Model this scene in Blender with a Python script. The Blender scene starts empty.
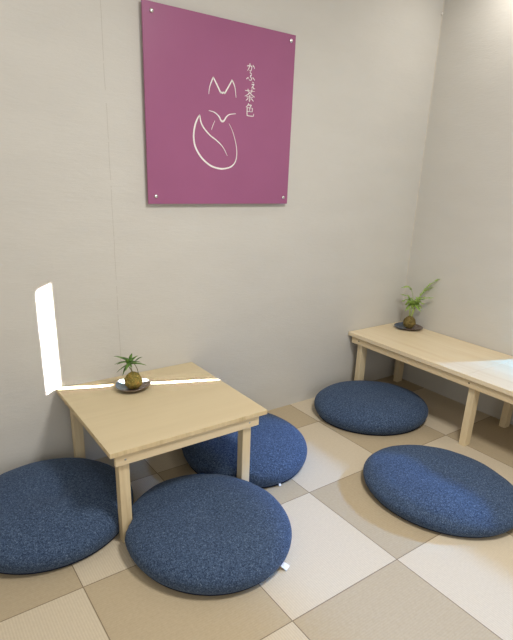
import bpy, bmesh, math, random
from mathutils import Vector, Matrix, noise

random.seed(7)
scn = bpy.context.scene
COL = scn.collection
PI = math.pi

# ------------------------------------------------------------------ helpers
def obj(name, bm, mat, parent=None, smooth=False):
    me = bpy.data.meshes.new(name)
    bm.normal_update()
    bm.to_mesh(me)
    bm.free()
    if smooth:
        for f in me.polygons:
            f.use_smooth = True
    o = bpy.data.objects.new(name, me)
    COL.objects.link(o)
    if mat:
        me.materials.append(mat)
    if parent:
        o.parent = parent
    return o

def tag(o, label, cat, group=None):
    o['label'] = label
    o['category'] = cat
    if group:
        o['group'] = group
    return o

def thing(name, label, cat, loc=(0, 0, 0), rotz=0.0, group=None):
    o = bpy.data.objects.new(name, None)
    COL.objects.link(o)
    o.empty_display_size = 0.05
    o.location = loc
    o.rotation_euler = (0, 0, rotz)
    return tag(o, label, cat, group)

def struct(name, bm, mat, parent=None):
    o = obj(name, bm, mat, parent)
    if parent is None:
        o['kind'] = 'structure'
    return o

def add_box(bm, x0, x1, y0, y1, z0, z1, bev=0.0, seg=2):
    r = bmesh.ops.create_cube(bm, size=1.0)
    vs = r['verts']
    for v in vs:
        v.co = Vector(((x0 + x1) / 2 + v.co.x * (x1 - x0), (y0 + y1) / 2 + v.co.y * (y1 - y0), (z0 + z1) / 2 + v.co.z * (z1 - z0)))
    if bev > 0:
        es = list({e for v in vs for e in v.link_edges})
        bmesh.ops.bevel(bm, geom=es, offset=bev, segments=seg, profile=0.6, affect='EDGES')

def box(x0, x1, y0, y1, z0, z1, bev=0.0):
    bm = bmesh.new()
    add_box(bm, x0, x1, y0, y1, z0, z1, bev)
    return bm

def frame_at(t):
    t = t.normalized()
    a = Vector((0, 0, 1)) if abs(t.z) < 0.9 else Vector((1, 0, 0))
    s = t.cross(a).normalized()
    return s, s.cross(t).normalized()

def add_tube(bm, pts, rad, n=8):
    pts = [Vector(p) for p in pts]
    rings = []
    for i, p in enumerate(pts):
        t = pts[min(i + 1, len(pts) - 1)] - pts[max(i - 1, 0)]
        s, u = frame_at(t)
        r = rad[i] if isinstance(rad, (list, tuple)) else rad
        rings.append([bm.verts.new(p + s * r * math.cos(2 * PI * k / n) + u * r * math.sin(2 * PI * k / n)) for k in range(n)])
    for a, b in zip(rings, rings[1:]):
        for k in range(n):
            bm.faces.new((a[k], a[(k + 1) % n], b[(k + 1) % n], b[k]))
    bm.faces.new(rings[0][::-1])
    bm.faces.new(rings[-1])

def add_lathe(bm, prof, n=24, axis='z', base=(0, 0, 0)):
    """prof: (radius, height) list from the axis bottom to the axis top"""
    bx, by, bz = base
    rings = []
    for r, h in prof:
        ring = []
        if r < 1e-6:
            ring = [(0, 0, h)]
        else:
            ring = [(r * math.cos(2 * PI * k / n), r * math.sin(2 * PI * k / n), h) for k in range(n)]
        vs = []
        for x, y, z in ring:
            if axis == 'y':            # the height runs towards -y (out of the back wall)
                x, y, z = x, -z, y
            vs.append(bm.verts.new((bx + x, by + y, bz + z)))
        rings.append(vs)
    for a, b in zip(rings, rings[1:]):
        if len(a) == 1 and len(b) == 1:
            continue
        for k in range(n):
            k2 = (k + 1) % n
            if len(a) == 1:
                bm.faces.new((a[0], b[k2], b[k]))
            elif len(b) == 1:
                bm.faces.new((a[k], a[k2], b[0]))
            else:
                bm.faces.new((a[k], a[k2], b[k2], b[k]))
    bmesh.ops.recalc_face_normals(bm, faces=bm.faces[:])

def smooth_path(pts, n=6, closed=False):
    """Catmull-Rom through 2-D or 3-D points"""
    P = [Vector(p) for p in pts]
    out = []
    for i in range(len(P) - 1):
        p0 = P[max(i - 1, 0)]; p1 = P[i]; p2 = P[i + 1]; p3 = P[min(i + 2, len(P) - 1)]
        for k in range(n):
            t = k / n
            out.append(0.5 * ((2 * p1) + (p2 - p0) * t + (2 * p0 - 5 * p1 + 4 * p2 - p3) * t * t + (3 * p1 - p0 - 3 * p2 + p3) * t ** 3))
    out.append(P[-1])
    return out

def add_ribbon(bm, pts, wid, y, th=0.0012):
    """a raised painted stroke on the sign: pts are (x, z), lies from y (sign face) to y - th"""
    n = len(pts)
    fr, bk = [], []
    for i, p in enumerate(pts):
        t = (pts[min(i + 1, n - 1)] - pts[max(i - 1, 0)])
        if t.length < 1e-9:
            t = Vector((1, 0))
        t.normalize()
        nrm = Vector((-t.y, t.x)) * wid[i] * 0.5
        a, b = p + nrm, p - nrm
        fr.append((bm.verts.new((a.x, y - th, a.y)), bm.verts.new((b.x, y - th, b.y))))
        bk.append((bm.verts.new((a.x, y, a.y)), bm.verts.new((b.x, y, b.y))))
    for i in range(n - 1):
        bm.faces.new((fr[i][0], fr[i + 1][0], fr[i + 1][1], fr[i][1]))
        bm.faces.new((fr[i][0], bk[i][0], bk[i + 1][0], fr[i + 1][0]))
        bm.faces.new((fr[i][1], fr[i + 1][1], bk[i + 1][1], bk[i][1]))
    bm.faces.new((fr[0][0], fr[0][1], bk[0][1], bk[0][0]))
    bm.faces.new((fr[-1][0], bk[-1][0], bk[-1][1], fr[-1][1]))

# ---------------------------------------------------------------- materials
def new_mat(name, rough=0.6, color=(0.8, 0.8, 0.8), spec=0.5):
    m = bpy.data.materials.new(name)
    m.use_nodes = True
    nt = m.node_tree
    b = nt.nodes['Principled BSDF']
    b.inputs['Base Color'].default_value = (*color, 1)
    b.inputs['Roughness'].default_value = rough
    b.inputs['Specular IOR Level'].default_value = spec
    return m, nt, b

def node(nt, kind, **kw):
    n = nt.nodes.new(kind)
    for k, v in kw.items():
        setattr(n, k, v)
    return n

def coords(nt, scale=(1, 1, 1), rot=(0, 0, 0), loc=(0, 0, 0), src='Object'):
    tc = node(nt, 'ShaderNodeTexCoord')
    mp = node(nt, 'ShaderNodeMapping')
    mp.inputs['Scale'].default_value = scale
    mp.inputs['Rotation'].default_value = rot
    mp.inputs['Location'].default_value = loc
    nt.links.new(tc.outputs[src], mp.inputs['Vector'])
    return mp.outputs['Vector']

def noise_tex(nt, vec, scale, detail=4, rough=0.55, dist=0.0):
    n = node(nt, 'ShaderNodeTexNoise')
    n.inputs['Scale'].default_value = scale
    n.inputs['Detail'].default_value = detail
    n.inputs['Roughness'].default_value = rough
    n.inputs['Distortion'].default_value = dist
    nt.links.new(vec, n.inputs['Vector'])
    return n.outputs['Fac']

def ramp(nt, fac, stops):
    r = node(nt, 'ShaderNodeValToRGB')
    e = r.color_ramp.elements
    while len(e) < len(stops):
        e.new(0.5)
    for el, (p, c) in zip(e, stops):
        el.position = p
        el.color = (*c, 1) if len(c) == 3 else c
    nt.links.new(fac, r.inputs['Fac'])
    return r.outputs['Color']

def math_n(nt, op, a, b=None, c=None):
    n = node(nt, 'ShaderNodeMath', operation=op)
    for i, v in enumerate((a, b, c)):
        if v is None:
            continue
        if isinstance(v, (int, float)):
            n.inputs[i].default_value = v
        else:
            nt.links.new(v, n.inputs[i])
    return n.outputs[0]

def mix_rgb(nt, fac, a, b, blend='MIX'):
    n = node(nt, 'ShaderNodeMix', data_type='RGBA', blend_type=blend)
    for i, v in ((0, fac), (6, a), (7, b)):
        if isinstance(v, (int, float)):
            n.inputs[i].default_value = v
        elif isinstance(v, tuple):
            n.inputs[i].default_value = (*v, 1)
        else:
            nt.links.new(v, n.inputs[i])
    return n.outputs[2]

def bump(nt, bsdf, height, strength=0.2, dist=0.002):
    b = node(nt, 'ShaderNodeBump')
    b.inputs['Strength'].default_value = strength
    b.inputs['Distance'].default_value = dist
    nt.links.new(height, b.inputs['Height'])
    nt.links.new(b.outputs['Normal'], bsdf.inputs['Normal'])

def wall_material(name, col, seam_x=None):
    m, nt, b = new_mat(name, 0.85, col, 0.25)
    v = coords(nt, (1, 1, 2.6))
    v2 = coords(nt, (1, 1, 5.0))
    n1 = noise_tex(nt, v, 3.0, 5)
    n2 = noise_tex(nt, v2, 22.0, 6, 0.65, 0.4)
    base = ramp(nt, n1, [(0.3, tuple(c * 0.975 for c in col)), (0.7, tuple(min(1, c * 1.02) for c in col))])
    hgt = math_n(nt, 'ADD', math_n(nt, 'MULTIPLY', n2, 1.0), math_n(nt, 'MULTIPLY', n1, 2.0))
    if seam_x is not None:                       # vertical joint between two lengths of wall covering
        tc = node(nt, 'ShaderNodeTexCoord')
        sp = node(nt, 'ShaderNodeSeparateXYZ')
        nt.links.new(tc.outputs['Object'], sp.inputs[0])
        wob = noise_tex(nt, coords(nt, (0, 0, 1)), 5.0, 3)
        x = math_n(nt, 'ADD', sp.outputs['X'], math_n(nt, 'MULTIPLY', math_n(nt, 'SUBTRACT', wob, 0.5), 0.012))
        d = math_n(nt, 'ABSOLUTE', math_n(nt, 'SUBTRACT', x, seam_x))
        line = math_n(nt, 'LESS_THAN', d, 0.0013)
        brk = math_n(nt, 'GREATER_THAN', noise_tex(nt, coords(nt, (0, 0, 1)), 9.0, 3), 0.44)
        f = math_n(nt, 'MULTIPLY', math_n(nt, 'MULTIPLY', line, brk), 0.42)
        base = mix_rgb(nt, f, base, (0.40, 0.37, 0.32))
    nt.links.new(base, b.inputs['Base Color'])
    bump(nt, b, hgt, 0.28, 0.004)
    return m

def wood_material(name, axis, dark=(0.62, 0.47, 0.27), light=(0.80, 0.66, 0.44), rough=0.5, seed=0.0, vary=1.0, spec=0.4, grain=1.0):
    m, nt, b = new_mat(name, rough, light, spec)
    sc = [14.0, 14.0, 14.0]
    sc['xyz'.index(axis)] = 0.9
    v = coords(nt, tuple(s * grain for s in sc), loc=(seed, seed * 1.7, seed * 0.3))
    n1 = noise_tex(nt, v, 1.6, 4, 0.5, 0.6)
    sc2 = [120.0, 120.0, 120.0]
    sc2['xyz'.index(axis)] = 5.0
    n2 = noise_tex(nt, coords(nt, tuple(sc2)), 1.0, 3, 0.6)
    f = math_n(nt, 'ADD', math_n(nt, 'MULTIPLY', n1, 0.72), math_n(nt, 'MULTIPLY', n2, 0.28))
    mid = tuple(a * 0.35 + c * 0.65 for a, c in zip(dark, light))
    lo = tuple(c + (a - c) * vary for a, c in zip(dark, light))
    col = ramp(nt, f, [(0.28, lo), (0.46, mid), (0.66, light)])
    nt.links.new(col, b.inputs['Base Color'])
    bump(nt, b, n2, 0.06, 0.001)
    return m

def fabric_material(name):
    m, nt, b = new_mat(name, 0.95, (0.04, 0.06, 0.11), 0.15)
    v = coords(nt)
    n1 = noise_tex(nt, v, 270.0, 3, 0.8)
    n2 = noise_tex(nt, coords(nt, (1, 1, 1), rot=(0.5, 0.3, 0.8)), 130.0, 4, 0.7)
    n3 = noise_tex(nt, v, 6.0, 3)
    f = math_n(nt, 'ADD', math_n(nt, 'MULTIPLY', n1, 0.62), math_n(nt, 'MULTIPLY', n2, 0.38))
    col = ramp(nt, f, [(0.38, (0.015, 0.026, 0.056)), (0.50, (0.047, 0.078, 0.144)), (0.59, (0.108, 0.160, 0.255)), (0.69, (0.25, 0.31, 0.41))])
    col2 = mix_rgb(nt, 1.0, col, ramp(nt, n3, [(0.3, (0.90, 0.90, 0.92)), (0.7, (1.0, 1.0, 1.0))]), 'MULTIPLY')
    nt.links.new(col2, b.inputs['Base Color'])
    b.inputs['Sheen Weight'].default_value = 0.12
    b.inputs['Sheen Roughness'].default_value = 0.5
    b.inputs['Sheen Tint'].default_value = (0.5, 0.6, 0.8, 1)
    bump(nt, b, f, 0.35, 0.002)
    return m

def tatami_material():
    m, nt, b = new_mat('tatami_weave', 0.75, (0.6, 0.5, 0.4), 0.3)
    tc = node(nt, 'ShaderNodeTexCoord')
    sp = node(nt, 'ShaderNodeSeparateXYZ')
    nt.links.new(tc.outputs['Object'], sp.inputs[0])
    X, Y = sp.outputs['X'], sp.outputs['Y']
    gx = math_n(nt, 'MULTIPLY', X, 2.0)          # mats are half a metre square
    gy = math_n(nt, 'MULTIPLY', Y, 2.0)
    ix, iy = math_n(nt, 'FLOOR', gx), math_n(nt, 'FLOOR', gy)
    par = math_n(nt, 'FLOORED_MODULO', math_n(nt, 'ADD', ix, iy), 2.0)     # 1 = mat drawn pale
    fx = math_n(nt, 'FRACT', gx)
    fy = math_n(nt, 'FRACT', gy)
    ex = math_n(nt, 'MINIMUM', fx, math_n(nt, 'SUBTRACT', 1.0, fx))
    ey = math_n(nt, 'MINIMUM', fy, math_n(nt, 'SUBTRACT', 1.0, fy))
    e = math_n(nt, 'MULTIPLY', math_n(nt, 'MINIMUM', ex, ey), 0.5)
    gap = math_n(nt, 'LESS_THAN', e, 0.0017)
    # rush weave: fine ribs, running one way in every second mat and the other way in the rest
    wx = math_n(nt, 'SINE', math_n(nt, 'MULTIPLY', X, 2 * PI / 0.0085))
    wy = math_n(nt, 'SINE', math_n(nt, 'MULTIPLY', Y, 2 * PI / 0.0085))
    rib = math_n(nt, 'ADD', math_n(nt, 'MULTIPLY', wx, par), math_n(nt, 'MULTIPLY', wy, math_n(nt, 'SUBTRACT', 1.0, par)))
    tone = node(nt, 'ShaderNodeTexWhiteNoise', noise_dimensions='2D')
    cmb = node(nt, 'ShaderNodeCombineXYZ')
    nt.links.new(ix, cmb.inputs[0]); nt.links.new(iy, cmb.inputs[1])
    nt.links.new(cmb.outputs[0], tone.inputs['Vector'])
    vn = noise_tex(nt, tc.outputs['Object'], 90.0, 4, 0.7)
    pale = mix_rgb(nt, vn, (0.56, 0.485, 0.368), (0.705, 0.62, 0.475))
    tan = mix_rgb(nt, vn, (0.40, 0.325, 0.215), (0.545, 0.455, 0.315))
    col = mix_rgb(nt, par, tan, pale)  # same mats: sheen that turns with the weave, painted as two colours
    ribf = math_n(nt, 'MULTIPLY', math_n(nt, 'ADD', rib, 1.0), 0.5)
    col = mix_rgb(nt, math_n(nt, 'MULTIPLY', math_n(nt, 'SUBTRACT', 1.0, ribf), 0.20), col, (0.40, 0.30, 0.18))
    bri = math_n(nt, 'ADD', math_n(nt, 'MULTIPLY', tone.outputs['Value'], 0.06), 0.95)
    hb = node(nt, 'ShaderNodeHueSaturation')
    nt.links.new(bri, hb.inputs['Value']); nt.links.new(col, hb.inputs['Color'])
    col = mix_rgb(nt, math_n(nt, 'MULTIPLY', gap, 0.75), hb.outputs['Color'], (0.13, 0.09, 0.05))
    nt.links.new(col, b.inputs['Base Color'])
    h = math_n(nt, 'SUBTRACT', math_n(nt, 'ADD', math_n(nt, 'MULTIPLY', rib, 0.25), math_n(nt, 'MULTIPLY', vn, 0.3)), math_n(nt, 'MULTIPLY', gap, 2.0))
    bump(nt, b, h, 0.22, 0.0015)
    return m

def plain(name, col, rough=0.6, spec=0.5, metal=0.0, vary=0.08, scale=30.0):
    m, nt, b = new_mat(name, rough, col, spec)
    b.inputs['Metallic'].default_value = metal
    n = noise_tex(nt, coords(nt), scale, 3)
    c = ramp(nt, n, [(0.3, tuple(x * (1 - vary) for x in col)), (0.7, tuple(min(1, x * (1 + vary)) for x in col))])
    nt.links.new(c, b.inputs['Base Color'])
    return m

WALLC = (0.625, 0.608, 0.567)
M_back = wall_material('back_wall_plaster', WALLC, 0.456)
M_right = wall_material('right_wall_plaster', WALLC)
M_ceil = plain('ceiling_paint', (0.75, 0.73, 0.69), 0.9, 0.2)
M_caulk = plain('caulk', (0.66, 0.62, 0.55), 0.7, 0.3)
M_floor = tatami_material()
M_top = wood_material('table_birch', 'x', (0.57, 0.47, 0.295), (0.645, 0.545, 0.355), 0.5, 0.0, 0.6, 0.4, 0.8)
M_edge = wood_material('ply_edge', 'z', (0.50, 0.38, 0.20), (0.74, 0.60, 0.37), 0.6, 3.0)
M_railx = wood_material('table_pine_rail', 'x', (0.64, 0.50, 0.30), (0.78, 0.65, 0.44), 0.5, 1.0)
M_legz = wood_material('pine_leg', 'z', (0.64, 0.50, 0.29), (0.82, 0.69, 0.46), 0.5, 2.0)
M_bench = wood_material('bench_pine', 'y', (0.72, 0.57, 0.36), (0.84, 0.72, 0.51), 0.38, 4.0, 0.9, 0.5)
M_raily = wood_material('bench_pine_rail', 'y', (0.60, 0.45, 0.25), (0.76, 0.62, 0.40), 0.5, 5.0)
M_fab = fabric_material('navy_melange')
M_pipe = plain('navy_piping', (0.018, 0.024, 0.045), 0.9, 0.15)
M_tag = plain('white_label', (0.85, 0.86, 0.86), 0.7, 0.2)
M_sign = plain('plum_acrylic', (0.345, 0.114, 0.235), 0.35, 0.35, 0.0, 0.03, 4.0)
M_white = plain('white_ink', (0.88, 0.86, 0.84), 0.6, 0.2)
M_cap = plain('chrome_cap', (0.80, 0.80, 0.80), 0.25, 0.5, 0.9)
M_screw = plain('steel_screw', (0.42, 0.41, 0.39), 0.45, 0.5, 0.6)
M_screw2 = plain('dark_screw', (0.05, 0.042, 0.032), 0.9, 0.1, 0.0)
M_frame = plain('window_frame_paint', (0.70, 0.70, 0.68), 0.5)

def moss_material(name, a, b_, c_):
    m, nt, b = new_mat(name, 0.95, a, 0.1)
    v = coords(nt)
    n1 = noise_tex(nt, v, 45.0, 4, 0.7)
    n2 = noise_tex(nt, v, 160.0, 4, 0.7)
    col = ramp(nt, n1, [(0.36, a), (0.5, b_), (0.66, c_)])
    col = mix_rgb(nt, 0.55, col, ramp(nt, n2, [(0.35, (0.35, 0.35, 0.35)), (0.65, (1, 1, 1))]), 'MULTIPLY')
    nt.links.new(col, b.inputs['Base Color'])
    bump(nt, b, n2, 0.9, 0.006)
    return m

M_moss1 = moss_material('golden_moss', (0.20, 0.17, 0.05), (0.36, 0.29, 0.08), (0.55, 0.31, 0.08))
M_moss2 = moss_material('olive_moss', (0.13, 0.10, 0.04), (0.26, 0.20, 0.07), (0.34, 0.25, 0.10))

def leaf_material(name, a, b_):
    m, nt, b = new_mat(name, 0.5, a, 0.4)
    n1 = noise_tex(nt, coords(nt), 55.0, 2)
    nt.links.new(ramp(nt, n1, [(0.35, a), (0.65, b_)]), b.inputs['Base Color'])
    b.inputs['Subsurface Weight'].default_value = 0.0
    return m

M_leaf1 = leaf_material('dark_leaf', (0.07, 0.16, 0.035), (0.16, 0.30, 0.06))
M_leaf2 = leaf_material('fresh_fern', (0.27, 0.45, 0.07), (0.46, 0.62, 0.18))
M_stem1 = plain('green_brown_stem', (0.13, 0.14, 0.05), 0.7)
M_stem2 = plain('light_green_stem', (0.34, 0.42, 0.14), 0.6)

def saucer_material(name, left, right, ang, w):
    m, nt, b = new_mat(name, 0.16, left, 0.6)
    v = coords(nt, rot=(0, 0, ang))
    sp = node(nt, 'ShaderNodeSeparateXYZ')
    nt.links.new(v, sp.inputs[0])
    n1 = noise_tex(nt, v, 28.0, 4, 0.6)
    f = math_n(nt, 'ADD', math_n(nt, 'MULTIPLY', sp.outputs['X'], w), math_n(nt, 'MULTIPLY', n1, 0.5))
    nt.links.new(ramp(nt, f, [(0.10, left), (0.42, right)]), b.inputs['Base Color'])  # base colour runs from one tone to the other across the saucer
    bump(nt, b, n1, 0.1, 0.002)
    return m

M_saucer1 = saucer_material('blue_brown_saucer', (0.16, 0.22, 0.28), (0.15, 0.105, 0.075), 0.6, 6.0)
M_saucer2 = saucer_material('slate_umber_saucer', (0.075, 0.105, 0.16), (0.16, 0.105, 0.085), 0.6, 7.0)

# ------------------------------------------------------------------ setting
XW, YW = 2.4546, 1.2649        # inner faces of the right wall and the back wall
XL, YF, ZC = -1.60, -2.40, 2.45
T = 0.10
struct('floor', box(XL - T, XW + T, YF - T, YW + T, -0.06, 0.0), M_floor)
struct('ceiling', box(XL - T, XW + T, YF - T, YW + T, ZC, ZC + 0.08), M_ceil)
struct('wall_back', box(XL - T, XW + T, YW, YW + T, 0.0, ZC), M_back)
struct('wall_left', box(XL - T, XL, YF, YW, 0.0, ZC), M_right)
bm = bmesh.new()                                   # opening behind the camera, added to admit the front fill
EX0, EX1, EZ = -1.10, 0.90, 2.05
add_box(bm, XL - T, EX0, YF - T, YF, 0.0, ZC)
add_box(bm, EX1, XW + T, YF - T, YF, 0.0, ZC)
add_box(bm, EX0, EX1, YF - T, YF, EZ, ZC)
struct('wall_front', bm, M_right)
WY0, WY1, WZ0, WZ1 = -1.75, 0.400, 0.415, 2.30     # tall window behind the bench, past the right edge of the frame
bm = bmesh.new()
RT = 0.05
add_box(bm, XW, XW + RT, WY1, YW, 0, ZC)
add_box(bm, XW, XW + RT, YF, WY0, 0, ZC)
add_box(bm, XW, XW + RT, WY0, WY1, 0, WZ0)
add_box(bm, XW, XW + RT, WY0, WY1, WZ1, ZC)
add_box(bm, XW, XW + RT, 0.350, WY1, 1.18, WZ1)
add_box(bm, XW, XW + RT, WY0, 0.298, 1.18, WZ1)        # upper part of the opening, closed off but for a narrow gap
struct('wall_right', bm, M_right)
bm = bmesh.new()
fw = 0.03
add_box(bm, XW + 0.006, XW + 0.04, WY0, WY0 + fw, WZ0, 1.18)
add_box(bm, XW + 0.006, XW + 0.04, WY0 + fw, WY1, WZ0, WZ0 + 0.01)
add_box(bm, XW + 0.006, XW + 0.04, 0.300, 0.348, WZ1 - fw, WZ1)
struct('window_1', bm, M_frame)
# thin bead of filler running up the inside corner
bm = bmesh.new()
add_tube(bm, [(XW - 0.0005, YW - 0.0005, 0.0), (XW - 0.0005, YW - 0.0005, ZC)], 0.0035, 8)
struct('trim_1', bm, M_caulk)

# --------------------------------------------------------------------- sign
SX0, SX1, SZ0, SZ1 = 0.6105, 1.3765, 1.1847, 1.9420
SYF = YW - 0.024               # front face
sign = thing('wall_sign', 'square plum-coloured sign with a white line-drawn fox and Japanese lettering on the back wall', 'sign', ((SX0 + SX1) / 2, YW, (SZ0 + SZ1) / 2))
SO = Vector(sign.location)
def sobj(name, bm, mat, parent=sign, smooth=False):
    bmesh.ops.translate(bm, verts=bm.verts[:], vec=-SO)
    return obj(name, bm, mat, parent, smooth)
sobj('panel', box(SX0, SX1, SYF, SYF + 0.009, SZ0, SZ1, 0.0012), M_sign)
bm = bmesh.new()
FW = 0.0068
def stroke(bm, pts, wid, n=6, sharp=False):
    P = [Vector(p) for p in pts] if sharp else smooth_path(pts, n)
    L = len(P) - 1
    W = []
    for i in range(L + 1):
        t = i / L
        k = 0
        while k < len(wid) - 2 and t > wid[k + 1][0]:
            k += 1
        a, b = wid[k], wid[k + 1]
        W.append((a[1] + (b[1] - a[1]) * min(1, max(0, (t - a[0]) / (b[0] - a[0])))) * FW)
    add_ribbon(bm, P, W, SYF)
stroke(bm, [(0.9077, 1.6445), (0.911, 1.6683), (0.9185, 1.690), (0.9296, 1.7124)], [(0, .3), (1, .9)])
stroke(bm, [(0.9286, 1.7140), (0.948, 1.687), (0.9688, 1.6558)], [(0, .8), (1, 1.0)])
stroke(bm, [(0.9672, 1.6570), (0.9723, 1.6582), (0.9777, 1.656), (0.9829, 1.6593), (0.9905, 1.6560)], [(0, 1), (1, 1)], 3)
stroke(bm, [(0.9890, 1.6560), (1.008, 1.684), (1.0275, 1.7150)], [(0, 1.0), (1, .8)])
stroke(bm, [(1.0268, 1.7134), (1.037, 1.698), (1.044, 1.6798), (1.0495, 1.6457)], [(0, .9), (1, .3)])
stroke(bm, [(0.9081, 1.58), (0.937, 1.575), (0.9594, 1.5617), (0.9713, 1.5452), (0.9795, 1.5416), (0.9885, 1.5466), (1.0, 1.5624), (1.0181, 1.5738), (1.0504, 1.5795)], [(0, .3), (.3, .9), (.5, 1.2), (.7, .9), (1, .3)])
stroke(bm, [(0.94, 1.5412), (0.9287, 1.5193), (0.9226, 1.5033)], [(0, .2), (.5, .42), (1, .25)])
stroke(bm, [(1.0144, 1.5351), (1.0336, 1.5057), (1.0517, 1.4594), (1.0596, 1.4153), (1.0539, 1.3775), (1.0325, 1.354), (0.9996, 1.343), (0.9623, 1.3417), (0.9165, 1.3534), (0.8719, 1.3842), (0.8415, 1.4255), (0.8323, 1.4669), (0.8376, 1.5088), (0.8505, 1.5407), (0.8640, 1.5590)],
       [(0, .2), (.25, .6), (.5, 1.1), (.9, 1.1), (1, .7)])
stroke(bm, [(0.8630, 1.5580), (0.8684, 1.5319), (0.8823, 1.5087), (0.9157, 1.4795), (0.9517, 1.4591), (0.984, 1.4335), (1.0079, 1.3979)], [(0, .7), (.3, .95), (.7, .7), (1, .2)])
o = sobj('fox_emblem', bm, M_white); o['label'] = 'white line drawing of a sitting fox'
GL = [  # box x0, x1, z top, z bottom, strokes in a unit box (y down)
    ((1.1045, 1.1485, 1.7920, 1.7585), [[(.03, .36), (.3, .31), (.52, .3), (.6, .4), (.55, .75), (.45, .93), (.34, .84)], [(.36, .03), (.33, .35), (.22, .65), (.08, .92)], [(.72, .18), (.88, .36), (.95, .56)]]),
    ((1.1030, 1.1500, 1.7560, 1.7220), [[(.38, .03), (.5, .08), (.6, .2)], [(.6, .28), (.45, .42), (.5, .55), (.6, .72), (.56, .9), (.4, .93), (.33, .84)], [(.02, .86), (.1, .72), (.2, .66), (.27, .76)], [(.72, .58), (.88, .72), (.97, .86)]]),
    ((1.1300, 1.1525, 1.7185, 1.6902), [[(.32, .02), (.5, .06), (.62, .12)], [(.15, .36), (.45, .33), (.72, .3), (.45, .58), (.1, .93)], [(.38, .68), (.5, .7), (.52, .88), (.7, .94), (.98, .9)]]),
    ((1.0970, 1.1520, 1.6882, 1.6358), [[(.02, .15), (.5, .14), (.98, .13)], [(.3, .0), (.33, .26)], [(.70, .0), (.66, .26)], [(.5, .24), (.3, .44), (.0, .6)], [(.5, .26), (.7, .44), (1.0, .58)], [(.16, .63), (.5, .62), (.84, .62)], [(.5, .46), (.5, .95), (.41, .9)], [(.34, .72), (.25, .83), (.12, .92)], [(.64, .72), (.76, .81), (.88, .92)]]),
    ((1.1020, 1.1500, 1.6287, 1.5745), [[(.36, .0), (.24, .18), (.04, .32)], [(.3, .12), (.68, .12), (.60, .2), (.5, .31)], [(.2, .33), (.82, .33)], [(.8, .33), (.8, .62)], [(.2, .62), (.82, .62)], [(.5, .33), (.5, .62)], [(.2, .33), (.2, .84), (.28, .95), (.88, .95), (.96, .9), (.97, .76)]]),
]
for (x0, x1, zt, zb), strokes in GL:
    bm = bmesh.new()
    for s in strokes:
        P = [Vector((x0 + (x1 - x0) * a, zt + (zb - zt) * b)) for a, b in s]
        straight = len(P) <= 2 or (x1 - x0 > 0.047 and len(P) == 7)
        if not straight:
            P = smooth_path(P, 4)
        n = len(P)
        horiz = abs(P[-1].y - P[0].y) < 0.15 * abs(P[-1].x - P[0].x)
        w = 0.0025 if horiz else 0.0037
        add_ribbon(bm, P, [w * (1.15 - 0.5 * i / max(1, n - 1)) for i in range(n)], SYF)
    sobj('character', bm, M_white)
for x, z in ((0.6490, 1.9110), (1.3479, 1.9150), (0.6458, 1.2170), (1.3483, 1.2161)):
    bm = bmesh.new()
    add_lathe(bm, [(0.0, -0.0238), (0.006, -0.0238), (0.006, 0.0), (0.0085, 0.0), (0.0085, 0.003), (0.006, 0.0058), (0.0, 0.0062)], 20, 'y', (x, SYF, z))
    sobj('standoff_screw', bm, M_cap, sign, True)

# small white pin close to the corner, high up
bm = bmesh.new()
add_lathe(bm, [(0.0, 0.0), (0.0015, 0.0), (0.0015, 0.004), (0.006, 0.006), (0.006, 0.010), (0.0, 0.012)], 16, 'y')
o = obj('wall_pin', bm, M_white, None, True)
o.location = (XW - 0.012, YW, 2.222)
tag(o, 'tiny white pin high on the back wall beside the corner', 'pin')

# ---------------------------------------------------------------- low table
TX0, TX1, TY0, TY1, TZ = 0.1560, 0.8271, 0.6073, YW - 0.003, 0.4060
table = thing('low_table', 'low square table of pale wood standing against the back wall below the sign', 'table', ((TX0 + TX1) / 2, (TY0 + TY1) / 2, 0))
TO = Vector(table.location)
def tobj(name, bm, mat, parent=table, smooth=False):
    bmesh.ops.translate(bm, verts=bm.verts[:], vec=-TO)
    return obj(name, bm, mat, parent, smooth)
SL = 0.0195
tt = tobj('tabletop', box(TX0, TX1, TY0, TY1, TZ - SL, TZ, 0.0018), M_top)
tt.data.materials.append(M_edge)
for f in tt.data.polygons:
    if abs(f.normal.z) < 0.5 and abs(f.normal.x) + abs(f.normal.y) > 0.9:
        f.material_index = 1
def screw_head(bm_base, axis):
    bm = bmesh.new()
    x, y, z = bm_base
    if axis == 'y':
        add_lathe(bm, [(0.0, -0.004), (0.0042, -0.004), (0.0042, 0.0004), (0.0, 0.0008)], 12, 'y', (x, y, z))
    else:                      # faces -x
        add_lathe(bm, [(0.0, -0.004), (0.0042, -0.004), (0.0042, 0.0004), (0.0, 0.0008)], 12, 'y', (0, 0, 0))
        bmesh.ops.rotate(bm, verts=bm.verts[:], cent=(0, 0, 0), matrix=Matrix.Rotation(-PI / 2, 3, 'Z'))
        bmesh.ops.translate(bm, verts=bm.verts[:], vec=(x, y, z))
    return bm
RZ0, RZ1 = 0.342, TZ - SL
fr = tobj('rail', box(0.177, 0.792, TY0 + 0.010, TY0 + 0.025, RZ0, RZ1, 0.001), M_railx)
tobj('screw', screw_head((0.2135, TY0 + 0.010, 0.3625), 'y'), M_screw, fr, True)
tobj('screw', screw_head((0.745, TY0 + 0.010, 0.3640), 'y'), M_screw, fr, True)
tobj('rail', box(0.177, 0.792, TY1 - 0.050, TY1 - 0.035, RZ0, RZ1, 0.001), M_railx)
for x in (0.1925, 0.7235):
    for y0 in (TY0 + 0.025, TY1 - 0.088):
        tobj('leg', box(x, x + 0.040, y0, y0 + 0.038, 0.0, RZ1, 0.0015), M_legz)

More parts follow.
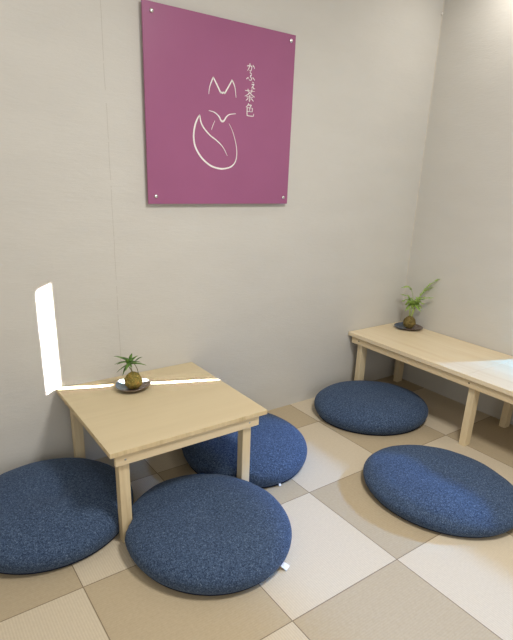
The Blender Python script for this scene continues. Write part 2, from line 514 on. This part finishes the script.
# -------------------------------------------------------------------- bench
BX0, BX1, BY0, BY1, BZ = 1.9473, XW - 0.004, -1.270, YW - 0.003, 0.4023
bench = thing('bench', 'long low bench of pale wood running along the right wall into the corner', 'bench', ((BX0 + BX1) / 2, (BY0 + BY1) / 2, 0))
BO = Vector(bench.location)
def bobj(name, bm, mat, parent=bench, smooth=False):
    bmesh.ops.translate(bm, verts=bm.verts[:], vec=-BO)
    return obj(name, bm, mat, parent, smooth)
BS = 0.024
SEAM = 0.4165
bobj('top_board', box(BX0, BX1, SEAM + 0.0006, BY1, BZ - BS, BZ, 0.0022), M_bench)
bobj('top_board', box(BX0, BX1, -0.4265, SEAM - 0.0006, BZ - BS, BZ, 0.0022), M_bench)
bobj('top_board', box(BX0, BX1, BY0, -0.4277, BZ - BS, BZ, 0.0022), M_bench)
rl = bobj('rail', box(BX0 + 0.011, BX0 + 0.028, BY0 + 0.03, BY1 - 0.026, 0.336, BZ - BS, 0.0012), M_raily)
for y in (0.399, 1.176, -0.395, -1.222):
    bobj('screw', screw_head((BX0 + 0.011, y, 0.3600), 'x'), M_screw2, rl, True)
bobj('rail', box(BX1 - 0.032, BX1 - 0.015, BY0 + 0.03, BY1 - 0.026, 0.336, BZ - BS, 0.0012), M_raily)
for y in (1.159, 0.367, -0.412, -1.240):
    for x in (BX0 + 0.028, 2.370):
        bobj('leg', box(x, x + 0.049, y, y + 0.037, 0.0, BZ - BS if x < 2.2 else BZ - BS, 0.0015), M_legz)

# ----------------------------------------------------------------- cushions
LEGS = [(x, x + 0.040, y, y + 0.038) for x in (0.1925, 0.7235) for y in (TY0 + 0.025, TY1 - 0.088)]
LEGS += [(x, x + 0.049, y, y + 0.037) for y in (1.159, 0.367) for x in (BX0 + 0.028, 2.370)]

def cush_point(c, rho, z, ang):
    cx, cy, a, b, th, h = c
    X, Y = a * rho * math.cos(ang), b * rho * math.sin(ang)
    return Vector((cx + X * math.cos(th) - Y * math.sin(th), cy + X * math.sin(th) + Y * math.cos(th), z))

def dent(p, c, others):
    """press the soft cover in where a table leg or a neighbouring cushion stands against it"""
    ctr = Vector((c[0], c[1]))
    q = Vector((p.x, p.y))
    for x0, x1, y0, y1 in LEGS:
        nx, ny = min(max(q.x, x0), x1), min(max(q.y, y0), y1)
        lc = Vector(((x0 + x1) / 2, (y0 + y1) / 2))
        R = 0.042
        d = (q - lc)
        # reach of the leg along the line to the cushion centre
        dirc = (ctr - lc).normalized()
        along = d.dot(dirc)
        perp = (d - dirc * along).length
        lim = 0.0295 * math.exp(-(perp / 0.050) ** 2) if perp < 0.14 else -1
        if perp < 0.14 and along < lim and d.length < 0.2:
            q = q + dirc * (lim - along)
    for oc in others:
        o2 = Vector((oc[0], oc[1]))
        m = (ctr + o2) / 2
        n = (ctr - o2).normalized()
        s = (q - m).dot(n)
        if s < 0.003:
            q = q + n * (0.003 - s)
    if q.y > YW - 0.006:
        q.y = YW - 0.006
    return Vector((q.x, q.y, p.z))

NA = 112
def make_cushion(c, label, group, seed, others, crease=None, tagang=None):
    cx, cy, a, b, th, h = c
    root = thing('floor_cushion', label, 'cushion', (cx, cy, 0), 0, group)
    off = Vector((cx, cy, 0))
    zm = 0.38 * h
    prof = [(0.0, 0.003), (0.3, 0.003), (0.6, 0.002), (0.80, 0.0005)]
    for k in range(0, 8):
        t = k / 7 * PI / 2
        prof.append((0.86 + 0.14 * math.sin(t), zm * (1 - math.cos(t)) + 0.0005))
    for k in range(1, 27):
        t = k / 26 * PI / 2
        prof.append((max(0.0, math.cos(t)) ** 0.75 if k < 26 else 0.0, zm + (h - zm) * math.sin(t) ** 0.9))
    bm = bmesh.new()
    rings = []
    for i, (r, z) in enumerate(prof):
        if r < 1e-6:
            rings.append([bm.verts.new(Vector((cx, cy, z - (0.010 if i > 5 else 0))) - off)])
            continue
        ring = []
        for k in range(NA):
            an = 2 * PI * k / NA
            p = cush_point(c, r, z, an)
            if i > 6:
                nz = noise.noise(Vector((p.x * 7 + seed, p.y * 7, seed)))
                nz2 = noise.noise(Vector((p.x * 22, p.y * 22 + seed, seed)))
                amp = min(1.0, (i - 6) / 6)
                p.z += (nz * 0.0045 + nz2 * 0.0012) * amp
                p.z -= 0.010 * math.exp(-(r / 0.28) ** 2)
                if crease and i > 16:
                    for (qx, qy, ca, ln, dp) in crease:
                        dx, dy = p.x - qx, p.y - qy
                        u = dx * math.cos(ca) + dy * math.sin(ca)
                        v = -dx * math.sin(ca) + dy * math.cos(ca)
                        p.z -= dp * math.exp(-(u / ln) ** 2 - (v / 0.017) ** 2)
            p = dent(p, c, others)
            ring.append(bm.verts.new(p - off))
        rings.append(ring)
    for A, B in zip(rings, rings[1:]):
        for k in range(NA):
            k2 = (k + 1) % NA
            if len(A) == 1:
                bm.faces.new((A[0], B[k2], B[k]))
            elif len(B) == 1:
                bm.faces.new((A[k], A[k2], B[0]))
            else:
                bm.faces.new((A[k], A[k2], B[k2], B[k]))
    bmesh.ops.recalc_face_normals(bm, faces=bm.faces[:])
    obj('cover', bm, M_fab, root, True)
    # seam cord round the foot of the cushion
    bm = bmesh.new()
    pts = [dent(cush_point(c, 0.925, 0.0062, 2 * PI * k / NA), c, others) - off for k in range(NA)]
    n = 8
    rr = []
    for k in range(NA):
        t = pts[(k + 1) % NA] - pts[k - 1]
        s, u = frame_at(t)
        rr.append([bm.verts.new(pts[k] + s * 0.0045 * math.cos(2 * PI * j / n) + u * 0.0045 * math.sin(2 * PI * j / n)) for j in range(n)])
    for k in range(NA):
        A, B = rr[k], rr[(k + 1) % NA]
        for j in range(n):
            bm.faces.new((A[j], A[(j + 1) % n], B[(j + 1) % n], B[j]))
    bmesh.ops.recalc_face_normals(bm, faces=bm.faces[:])
    obj('piping', bm, M_pipe, root, True)
    if tagang is not None:
        for ta, tw, tl in tagang:
            p0 = cush_point(c, 0.92, 0.010, ta - th)
            d = Vector((math.cos(ta), math.sin(ta), 0))
            # outward direction of the ellipse
            s = Vector((-d.y, d.x, 0))
            bm = bmesh.new()
            P = [(0, .0), (0.35, .004), (0.7, .001), (1.0, -0.004)]
            rows = []
            for f, dz in P:
                q = p0 + d * f * tl + Vector((0, 0, dz)) - off
                rows.append([bm.verts.new(q + s * tw / 2), bm.verts.new(q - s * tw / 2), bm.verts.new(q - s * tw / 2 - Vector((0, 0, .0012))), bm.verts.new(q + s * tw / 2 - Vector((0, 0, .0012)))])
            for A, B in zip(rows, rows[1:]):
                for j in range(4):
                    bm.faces.new((A[j], A[(j + 1) % 4], B[(j + 1) % 4], B[j]))
            bm.faces.new(rows[0][::-1]); bm.faces.new(rows[-1])
            bmesh.ops.recalc_face_normals(bm, faces=bm.faces[:])
            o = obj('label_tag', bm, M_tag, root)
            o['label'] = 'small blank white fabric label'
    return root

CU = dict(left=(0.0068, 0.9234, 0.3278, 0.3193, 0.4916, 0.146),
          front=(0.4781, 0.4916, 0.3062, 0.3311, 0.1786, 0.1368),
          back=(0.9361, 0.9265, 0.331, 0.304, 1.4703, 0.156),
          bench=(1.8354, 0.9171, 0.3366, 0.2997, -0.4757, 0.1405),
          right=(1.4884, 0.1787, 0.3029, 0.3473, 0.2504, 0.1185))
def oth(k):
    r = []
    for j, v in CU.items():
        if j != k:
            d = math.hypot(v[0] - CU[k][0], v[1] - CU[k][1])
            if d < 0.75:
                r.append(v)
    return r
G = 'round navy floor cushions on the mats'
make_cushion(CU['front'], 'round navy floor cushion in front of the low table, its white label sticking out', G, 1.3, oth('front'), None, [(-1.10, 0.028, 0.040)])
make_cushion(CU['left'], 'round navy floor cushion left of the low table, cut by the frame edge', G, 5.1, oth('left'),
             [(0.050, 0.885, 0.96, 0.075, 0.011), (0.088, 0.955, 1.35, 0.045, 0.008), (0.010, 0.885, 0.75, 0.040, 0.006)])
make_cushion(CU['back'], 'round navy floor cushion behind the low table, partly hidden by its right front leg', G, 9.7, oth('back'), None, [(-1.62, 0.010, 0.017)])
make_cushion(CU['bench'], 'round navy floor cushion at the far end of the bench near the room corner', G, 13.9, oth('bench'))
make_cushion(CU['right'], 'round navy floor cushion in the right foreground, a brighter blue band of light across it', G, 17.2, oth('right'))

# ---------------------------------------------------------- plates and kokedama
def make_plate(loc, r, mat, label, seed, sq=1.0, rot=0.0, kz=1.0):
    bm = bmesh.new()
    prof = [(0.0, 0.0), (0.50, 0.0), (0.55, 0.0035), (0.8, 0.0085), (0.995, 0.0195 * kz), (1.0, 0.0215 * kz), (0.975, 0.0220 * kz), (0.80, 0.0125), (0.5, 0.0075), (0.0, 0.0070)]
    n = 48
    rings = []
    for q, h in prof:
        if q == 0:
            rings.append([bm.verts.new((0, 0, h))])
            continue
        ring = []
        for k in range(n):
            an = 2 * PI * k / n
            w = 1 + 0.03 * q * math.sin(2 * an + seed) + 0.02 * q * math.sin(3 * an + 2 * seed)
            ring.append(bm.verts.new((r * q * w * math.cos(an), r * q * w * sq * math.sin(an), h + 0.002 * q * q * math.sin(2 * an + seed * 2))))
        rings.append(ring)
    for A, B in zip(rings, rings[1:]):
        for k in range(n):
            k2 = (k + 1) % n
            if len(A) == 1:
                bm.faces.new((A[0], B[k2], B[k]))
            elif len(B) == 1:
                bm.faces.new((A[k], A[k2], B[0]))
            else:
                bm.faces.new((A[k], A[k2], B[k2], B[k]))
    bmesh.ops.recalc_face_normals(bm, faces=bm.faces[:])
    o = obj('saucer', bm, mat, None, True)
    o.location = loc
    o.rotation_euler = (0, 0, rot)
    return tag(o, label, 'plate')

def moss_ball(rx, rz, seed, rough, cut=0.12):
    bm = bmesh.new()
    bmesh.ops.create_icosphere(bm, subdivisions=5, radius=1.0)
    for v in bm.verts:
        d = v.co.normalized()
        f = 1 + rough * noise.noise(d * 2.2 + Vector((seed, 0, 0))) + rough * 0.55 * noise.noise(d * 7 + Vector((0, seed, 0))) + rough * 0.35 * noise.noise(d * 17)
        taper = 1 - 0.16 * max(0, d.z)
        v.co = Vector((d.x * rx * f * taper, d.y * rx * f * taper, max(d.z * f, -1 + cut) * rz))
    lo = min(v.co.z for v in bm.verts)
    for v in bm.verts:
        v.co.z -= lo
    return bm

def add_leaf(bm, base, tip, w, droop=0.15, up=Vector((0, 0, 1)), n=7, th=0.0004):
    base, tip = Vector(base), Vector(tip)
    d = tip - base
    L = d.length
    s = d.cross(up)
    if s.length < 1e-6:
        s = Vector((1, 0, 0))
    s.normalize()
    nrm = s.cross(d).normalized()
    if nrm.z < 0:
        nrm = -nrm
    rows = []
    for i in range(n + 1):
        t = i / n
        c = base + d * t + Vector((0, 0, 1)) * droop * L * 4 * t * (1 - t)
        hw = w * 0.5 * max(0.04, math.sin(PI * min(1, (t * 0.92 + 0.06)) ** 0.85))
        fold = nrm * hw * 0.35
        rows.append([bm.verts.new(c + s * hw + fold + nrm * th), bm.verts.new(c + nrm * th), bm.verts.new(c - s * hw + fold + nrm * th),
                     bm.verts.new(c - s * hw + fold - nrm * th), bm.verts.new(c - nrm * th), bm.verts.new(c + s * hw + fold - nrm * th)])
    for A, B in zip(rows, rows[1:]):
        for j in range(6):
            bm.faces.new((A[j], A[(j + 1) % 6], B[(j + 1) % 6], B[j]))
    bm.faces.new(rows[0][::-1]); bm.faces.new(rows[-1])

# --- the one on the table
P1C = Vector((0.4440, 1.0970, TZ))
make_plate(P1C, 0.0745, M_saucer1, 'small round glazed saucer on the low table, under the leafy moss ball', 0.7, 1.08, -0.627)
K1 = Vector((0.4410, 1.0840, TZ + 0.0085))
k1 = thing('kokedama_plant', 'golden moss ball with a tuft of dark narrow leaves on the low table', 'plant', K1)
obj('moss_ball', moss_ball(0.0385, 0.0385, 2.0, 0.12), M_moss1, k1, True)
RV = Vector((0.8089, -0.5865, 0.0405)); UV = Vector((0.1677, 0.2963, 0.9403)); FV = Vector((0.5635, 0.7538, 0.0))
LIFT = 0.010
def sway(a, b, c):            # sideways, height, depth around the plant's own base
    h = Vector((0.81, -0.5865, 0)) * a + Vector((0.5865, 0.81, 0)) * c
    return Vector((h.x, h.y, b + LIFT * min(1.0, max(0.0, (b - 0.062) / 0.03))))
crown = [sway(-0.012, 0.108, 0.0), sway(0.004, 0.104, 0.006), sway(-0.020, 0.098, -0.004)]
stems = [[sway(0.004, 0.060, 0.004), sway(-0.006, 0.078, 0.002), crown[0]],
         [sway(0.024, 0.058, 0.0), sway(0.020, 0.080, 0.0), sway(0.008, 0.098, 0.004), crown[1]],
         [sway(0.010, 0.060, -0.006), sway(-0.002, 0.074, -0.006), crown[2]]]
for s in stems:
    bm = bmesh.new()
    add_tube(bm, smooth_path(s, 4), 0.0016, 6)
    obj('stem', bm, M_stem1, k1, True)
TIPS1 = [(-0.078, 0.126, 0.010), (0.046, 0.128, 0.010), (0.068, 0.098, -0.012), (-0.074, 0.092, 0.000), (-0.062, 0.068, -0.016), (-0.036, 0.058, -0.020),
         (0.000, 0.140, 0.020), (-0.052, 0.112, 0.028), (0.034, 0.112, -0.022), (-0.014, 0.084, -0.048), (-0.046, 0.132, -0.012), (0.020, 0.122, 0.040), (0.036, 0.094, 0.030), (-0.030, 0.096, 0.045), (-0.014, 0.130, -0.030), (-0.058, 0.100, -0.020), (-0.040, 0.078, 0.010), (0.012, 0.098, -0.040)]
for i, t in enumerate(TIPS1):
    bm = bmesh.new()
    add_leaf(bm, crown[i % 3], sway(t[0] - 0.005, t[1] + 0.004, t[2]), 0.0150, 0.07)
    obj('leaf', bm, M_leaf1, k1, True)

# --- the one on the bench
P2C = Vector((2.3590, 1.1220, BZ))
make_plate(P2C, 0.0900, M_saucer2, 'small round glazed saucer on the bench, under the feathery moss ball', 2.1, 0.98, -0.60, 0.75)
K2 = Vector((2.3510, 1.1140, BZ + 0.0085))
k2 = thing('kokedama_plant', 'brown moss ball with feathery light green fronds on the bench in the corner', 'plant', K2)
obj('moss_ball', moss_ball(0.0400, 0.0420, 6.0, 0.11), M_moss2, k2, True)
LIFT = 0.0
for a, c in ((-0.008, 0.004), (0.004, -0.006), (0.012, 0.004)):
    bm = bmesh.new()
    add_tube(bm, smooth_path([sway(0.002 + a * 0.6, 0.072, c), sway(0.003 + a, 0.096, c), sway(0.005 + a * 1.5, 0.132, c)], 4), [0.0050] * 8 + [0.0036], 8)
    obj('stem', bm, M_stem2, k2, True)

def frond(path, pin_len, npin, w=0.006, start=0.3):
    bm = bmesh.new()
    P = smooth_path(path, 6)
    add_tube(bm, P, [0.0017 * (1 - 0.6 * i / (len(P) - 1)) for i in range(len(P))], 5)
    L = len(P) - 1
    for k in range(npin):
        t = start + (1 - start) * k / npin
        i = min(L - 1, int(t * L))
        p = P[i].lerp(P[i + 1], t * L - i)
        d = (P[i + 1] - P[i]).normalized()
        s = d.cross(Vector((0, 0, 1))).normalized()
        ln = pin_len * (1.0 - 0.55 * max(0, t - 0.5) * 2)
        for sg in (-1, 1):
            tip = p + (s * sg * 0.75 + d * 0.60 + Vector((0, 0, random.uniform(-0.45, 0.10)))) * ln
            add_leaf(bm, p, tip, w, 0.05, n=4)
    add_leaf(bm, P[-1], P[-1] + (P[-1] - P[-2]).normalized() * pin_len * 0.6, w, 0.0, n=4)
    return obj('frond', bm, M_leaf2, k2, True)

b0 = sway(0.004, 0.126, 0.0)
frond([b0, sway(0.006, 0.180, 0.006), sway(-0.008, 0.236, 0.006), sway(-0.036, 0.272, 0.0), sway(-0.072, 0.266, -0.006)], 0.027, 11, 0.0085, 0.55)
frond([b0, sway(-0.004, 0.165, 0.010), sway(-0.026, 0.205, 0.016), sway(-0.064, 0.213, 0.020)], 0.026, 9, 0.0085, 0.45)
frond([b0, sway(0.022, 0.180, -0.006), sway(0.056, 0.240, -0.010), sway(0.098, 0.296, -0.014), sway(0.148, 0.334, -0.020)], 0.030, 13, 0.0085, 0.5)
frond([b0, sway(0.030, 0.175, 0.010), sway(0.066, 0.230, 0.016), sway(0.112, 0.266, 0.016), sway(0.156, 0.300, 0.010)], 0.028, 11, 0.0085, 0.4)
frond([b0, sway(0.024, 0.165, -0.012), sway(0.054, 0.204, -0.022), sway(0.108, 0.212, -0.036)], 0.028, 10, 0.0085, 0.4)
for k in range(20):
    a = 2 * PI * k / 20 * 1.618 * 2 + random.uniform(-.2, .2)
    rr = random.uniform(0.040, 0.074)
    zz = random.uniform(0.120, 0.196)
    tipp = sway(0.006 + rr * math.cos(a), zz, 0.8 * rr * math.sin(a))
    mid = sway(0.005 + rr * 0.45 * math.cos(a), 0.150 + 0.40 * (zz - 0.12) + random.uniform(0, 0.012), 0.4 * rr * math.sin(a))
    frond([b0 + Vector((0, 0, 0.004 * (k % 3))), mid, tipp], 0.024, 6, 0.0095, 0.3)

# ------------------------------------------------------------------- lights
SE = math.radians(28.8)
DH = Vector((-0.927, 0.375, 0)).normalized()
D = (DH * math.cos(SE) - Vector((0, 0, 1)) * math.sin(SE)).normalized()
def area(name, loc, d, sx, sy, power, col, spread=180.0):
    l = bpy.data.lights.new(name, 'AREA')
    l.shape = 'RECTANGLE'
    l.size, l.size_y = sx, sy
    l.energy = power
    l.color = col
    l.spread = math.radians(spread)
    o = bpy.data.objects.new(name, l)
    COL.objects.link(o)
    o.location = loc
    o.rotation_euler = d.to_track_quat('-Z', 'Y').to_euler()
    return o
# hazy blue daylight through the lower part of the window, under the drawn blind
wc = Vector((XW, (WY0 + WY1) / 2, 0.80))
area('window_daylight', wc - D * 1.3, D, 3.0, 1.3, 13.6, (0.17, 0.42, 1.0), 6)
# brighter sunlit stretch right above the bench
area('bench_daylight', Vector((XW, 0.02, 0.49)) - D * 1.0, D, 1.0, 0.20, 1.1, (0.05, 0.45, 1.0), 7)
# thin blade of direct sun through the gap between the blind and the window edge
t0 = Vector((0.1480, YW, 0.0))
mid = t0 + Vector((0, 0, 0.427)) - D * (2.53 / math.cos(SE))
area('sun_blade', mid, D, 0.0160, 0.850 * math.cos(SE), 13, (1.0, 0.98, 0.96), 0.25)
# warm ceiling lamp
area('ceiling_lamp', Vector((0.90, -0.42, ZC - 0.03)), Vector((0, 0, -1)), 0.42, 0.42, 37, (1.0, 0.965, 0.905))
area('corner_downlight', Vector((2.24, 0.72, ZC - 0.02)), Vector((0, 0, -1)), 0.12, 0.12, 3.2, (1.0, 0.95, 0.88))
area('wall_fill', Vector((-0.25, 0.85, ZC - 0.02)), Vector((0, 0, -1)), 0.12, 0.12, 2.5, (1.0, 0.96, 0.90))  # added fill, brightens the upper left of the back wall
area('front_fill', Vector((-0.1, YF - 0.25, 1.05)), Vector((0, 1, 0)), 1.9, 1.9, 17, (1.0, 0.97, 0.92))  # added fill from behind the camera, lifts the shade under the bench
area('room_fill', Vector((-0.7, -1.6, ZC - 0.03)), Vector((0, 0, -1)), 1.2, 1.2, 8, (1.0, 0.96, 0.90))  # added overhead fill from the camera side, no known fixture

w = bpy.data.worlds.new('sky')
scn.world = w
w.use_nodes = True
w.node_tree.nodes['Background'].inputs['Color'].default_value = (0.55, 0.72, 1.0, 1)
w.node_tree.nodes['Background'].inputs['Strength'].default_value = 0.25

# ------------------------------------------------------------------- camera
cam = bpy.data.cameras.new('camera')
co = bpy.data.objects.new('camera', cam)
COL.objects.link(co)
r = Vector((0.8089, -0.5865, 0.0405)); u = Vector((0.1677, 0.2963, 0.9403)); f = Vector((0.5635, 0.7538, -0.338))
f.normalize(); r = (r - f * r.dot(f)).normalized(); u = r.cross(f)
co.matrix_world = Matrix(((r.x, u.x, -f.x, -0.3514), (r.y, u.y, -f.y, -0.92637), (r.z, u.z, -f.z, 1.34056), (0, 0, 0, 1)))
cam.sensor_fit = 'HORIZONTAL'
cam.sensor_width = 36.0
cam.lens = 36.0 * 513.79 / 513.0
cam.shift_x = -7.295 / 513.0
cam.shift_y = 35.372 / 513.0
cam.clip_start = 0.02
scn.camera = co

scn.view_settings.view_transform = 'Standard'
scn.view_settings.look = 'None'
scn.view_settings.exposure = 0.07
scn.view_settings.gamma = 1.0
scn.view_settings.use_curve_mapping = False
